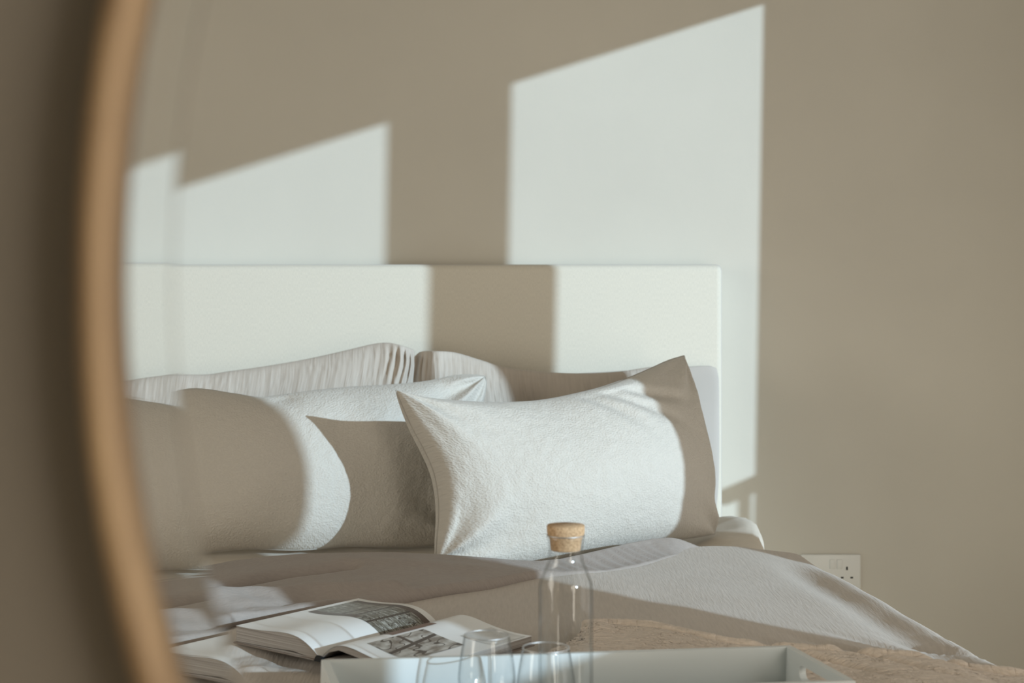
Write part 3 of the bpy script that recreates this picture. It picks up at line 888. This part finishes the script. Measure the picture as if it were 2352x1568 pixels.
# loose lower leaves under the right block and left block
def leaves(sgn, pts_hi, pts_lo, p1, name='lower_leaves'):
    hi = lambda p: np.interp(p, *pts_hi); lo = lambda p: np.interp(p, *pts_lo)
    n, m = 24, 4
    p = np.linspace(0.002, p1, n)[:, None]; s = np.linspace(0, SL-0.002, m)[None, :]
    T_ = np.stack([sgn*p+0*s, s+0*p, hi(p)+0*s], -1); B_ = np.stack([sgn*p+0*s, s+0*p, lo(p)+0*s], -1)
    bm = bmesh.new()
    Vt = [[bm.verts.new(T_[i, j]) for j in range(m)] for i in range(n)]; Vb = [[bm.verts.new(B_[i, j]) for j in range(m)] for i in range(n)]
    for i in range(n-1):
        for j in range(m-1):
            bm.faces.new((Vt[i][j], Vt[i+1][j], Vt[i+1][j+1], Vt[i][j+1])); bm.faces.new((Vb[i][j], Vb[i][j+1], Vb[i+1][j+1], Vb[i+1][j]))
        bm.faces.new((Vt[i][0], Vb[i][0], Vb[i+1][0], Vt[i+1][0])); bm.faces.new((Vt[i][m-1], Vt[i+1][m-1], Vb[i+1][m-1], Vb[i][m-1]))
    for j in range(m-1):
        bm.faces.new((Vt[0][j], Vt[0][j+1], Vb[0][j+1], Vb[0][j])); bm.faces.new((Vt[n-1][j], Vb[n-1][j], Vb[n-1][j+1], Vt[n-1][j+1]))
    from_bm(name, bm, M_edge, bk)
leaves(1, ([0, 0.015, 0.035, 0.07, 0.11, PW], [0.0024, 0.006, 0.0085, 0.0065, 0.0033, 0.0028]), ([0, PW], [0.0021, 0.0021]), PW-0.004)
leaves(-1, ([0, 0.02, 0.05, 0.10, PW], [0.0024, 0.0024, 0.0042, 0.0034, 0.0027]), ([0, PW], [0.0021, 0.0021]), PW-0.003)
for sgn, fn in ((-1, zl), (1, zr)):
    P_, uv_ = surf(fn, sgn, 0.001, PW+0.0012, -0.0005, SL+0.0005, 48, 40, 0.0004)
    o = grid('page', P_, M_page, bk, uv_)
# covers and spine
box('cover', (-PW-0.004, -0.003, 0), (-0.006, SL+0.003, 0.002), plain('grey_brown_cover', (0.20, 0.165, 0.14), 0.6), bk, 0.0006)
box('cover', (0.006, -0.003, 0), (PW+0.004, SL+0.003, 0.002), bpy.data.materials['grey_brown_cover'], bk, 0.0006)
bm = bmesh.new()
pr = [(-0.0085, 0.0), (-0.006, 0.006), (-0.002, 0.0088), (0.002, 0.0088), (0.006, 0.006), (0.0085, 0.0)]
Va = [bm.verts.new((x, -0.0035, z)) for x, z in pr]; Vb = [bm.verts.new((x, 0.0100, z*0.45)) for x, z in pr]; 
Vc = [bm.verts.new((x, SL+0.003, z*0.25)) for x, z in pr]
for A_, B_ in ((Va, Vb), (Vb, Vc)):
    for i in range(len(pr)):
        j = (i+1) % len(pr); bm.faces.new((A_[i], A_[j], B_[j], B_[i]))
bm.faces.new(Va[::-1]); bm.faces.new(Vc)
sp = from_bm('spine', bm, M_black, bk); sp['label'] = 'black glued spine end'

def print_mat(name, build):
    m, nt, b = mat_new(name); b.inputs['Roughness'].default_value = 0.35
    uv = mapped(nt, 'UV', (1, 1, 1))
    sep = nt.nodes.new('ShaderNodeSeparateXYZ'); nt.links.new(uv, sep.inputs[0])
    nt.links.new(build(nt, uv, sep.outputs[0], sep.outputs[1]), b.inputs['Base Color'])
    return m
def mth(nt, op, a, b=None, c=None):
    n = nt.nodes.new('ShaderNodeMath'); n.operation = op
    for i, v in enumerate((a, b, c)):
        if v is None: continue
        if hasattr(v, 'links'): nt.links.new(v, n.inputs[i])
        else: n.inputs[i].default_value = v
    return n.outputs[0]
def band_mask(nt, x, a, b):
    return mth(nt, 'MULTIPLY', mth(nt, 'GREATER_THAN', x, a), mth(nt, 'LESS_THAN', x, b))
def nz(nt, uv, sx, sy, det=5):
    mp = nt.nodes.new('ShaderNodeMapping'); nt.links.new(uv, mp.inputs[0]); mp.inputs['Scale'].default_value = (sx, sy, 1)
    n = N(nt, 'ShaderNodeTexNoise', Scale=1.0, Detail=det); nt.links.new(mp.outputs[0], n.inputs['Vector'])
    return n.outputs[0]
DK, LT, GR = (0.045, 0.032, 0.024), (0.52, 0.52, 0.48), (0.17, 0.16, 0.13)
def photo_left(nt, uv, u, v):
    c = mix_color(nt, ramp(nt, nz(nt, uv, 16, 22, 6), .40, .62), GR, LT)
    c = mix_color(nt, ramp(nt, nz(nt, uv, 5, 60, 4), .45, .6), (0.12, 0.11, 0.085), c)
    for a in (0.20, 0.42, 0.60):
        c = mix_color(nt, band_mask(nt, u, a, a+0.03), c, DK)
    br = band_mask(nt, nz(nt, uv, 9, 7, 2), .49, .52)
    c = mix_color(nt, mth(nt, 'MULTIPLY', br, mth(nt, 'LESS_THAN', u, 0.35)), c, DK)
    c = mix_color(nt, band_mask(nt, v, 0.88, 1.1), c, (0.085, 0.055, 0.042))
    c = mix_color(nt, mth(nt, 'MULTIPLY', band_mask(nt, v, -0.1, 0.13), mth(nt, 'GREATER_THAN', u, 0.35)), c, (0.085, 0.055, 0.042))
    return c
def photo_wood(nt, uv, u, v):
    return mix_color(nt, ramp(nt, nz(nt, uv, 60, 2, 3), .35, .65), (0.09, 0.045, 0.03), (0.22, 0.115, 0.075))
def photo_bw(nt, uv, u, v):
    c = mix_color(nt, ramp(nt, nz(nt, uv, 5, 4, 5), .38, .62), (0.20, 0.17, 0.14), (0.52, 0.50, 0.46))
    w1 = nz(nt, uv, 3.2, 2.6, 1)
    c = mix_color(nt, band_mask(nt, w1, .485, .515), c, (0.05, 0.035, 0.028))
    d = mth(nt, 'ABSOLUTE', mth(nt, 'SUBTRACT', mth(nt, 'ADD', u, mth(nt, 'MULTIPLY', v, 0.25)), 0.55))
    c = mix_color(nt, mth(nt, 'LESS_THAN', d, 0.045), c, (0.05, 0.035, 0.028))
    e = mth(nt, 'ABSOLUTE', mth(nt, 'SUBTRACT', v, 0.52))
    c = mix_color(nt, mth(nt, 'MULTIPLY', mth(nt, 'LESS_THAN', e, 0.03), mth(nt, 'LESS_THAN', u, 0.6)), c, (0.06, 0.042, 0.033))
    return c
def photo_soft(nt, uv, u, v):
    return mix_color(nt, ramp(nt, nz(nt, uv, 2, 2, 3), .35, .65), (0.50, 0.49, 0.47), (0.68, 0.67, 0.65))
def printed(name, fn, sgn, p0, p1, s0, s1, mat, label):
    P_, uv_ = surf(fn, sgn, p0, p1, s0, s1, 26, 26, 0.0007)
    o = grid(name, P_, mat, bk, uv_); o['label'] = label
printed('printed_photo', zl, -1, 0.006, PW-0.010, 0.125, 0.228, print_mat('print_trees', photo_left), 'printed photo of bare trees behind a paned window')
printed('printed_photo', zr, 1, 0.012, 0.050, 0.085, 0.175, print_mat('print_boards', photo_wood), 'printed photo of brown boards')
printed('printed_photo', zr, 1, 0.056, 0.130, 0.030, 0.140, print_mat('print_chair', photo_bw), 'faded printed photo with dark branches')
printed('printed_photo', zr, 1, 0.100, PW-0.004, 0.165, 0.232, print_mat('print_pale', photo_soft), 'pale printed photo')

# ------------------------------------------------------------------ wall socket
sx0, sx1 = at(1838, 1271, YB)[0], at(1975.5, 1271, YB)[0]
szt = at(1906, 1271.5, YB)[2]
sock = empty('wall_socket', ((sx0+sx1)/2, YB, szt-0.043))
tag(sock, 'white double wall socket low on the beige wall beside the bed', 'socket')
hw = (sx1-sx0)/2
box('faceplate', (-hw, -0.009, -0.043), (hw, 0, 0.043), M_plastic, sock, 0.003, 3)
for xx in (-0.0034, -0.0160+0.0306):
    box('switch', (xx, -0.0115, 0.008), (xx+0.0125, -0.0085, 0.031), M_plastic, sock, 0.0008)
for cx0 in (-0.039, 0.039):
    for (dx, dz, w2, h2) in ((0, 0.009, 0.0021, 0.0042), (-0.0115, -0.0135, 0.0032, 0.0020), (0.0115, -0.0135, 0.0032, 0.0020)):
        box('pin_hole', (cx0+dx-w2, -0.0094, dz-h2), (cx0+dx+w2, -0.0080, dz+h2), M_dark, sock)
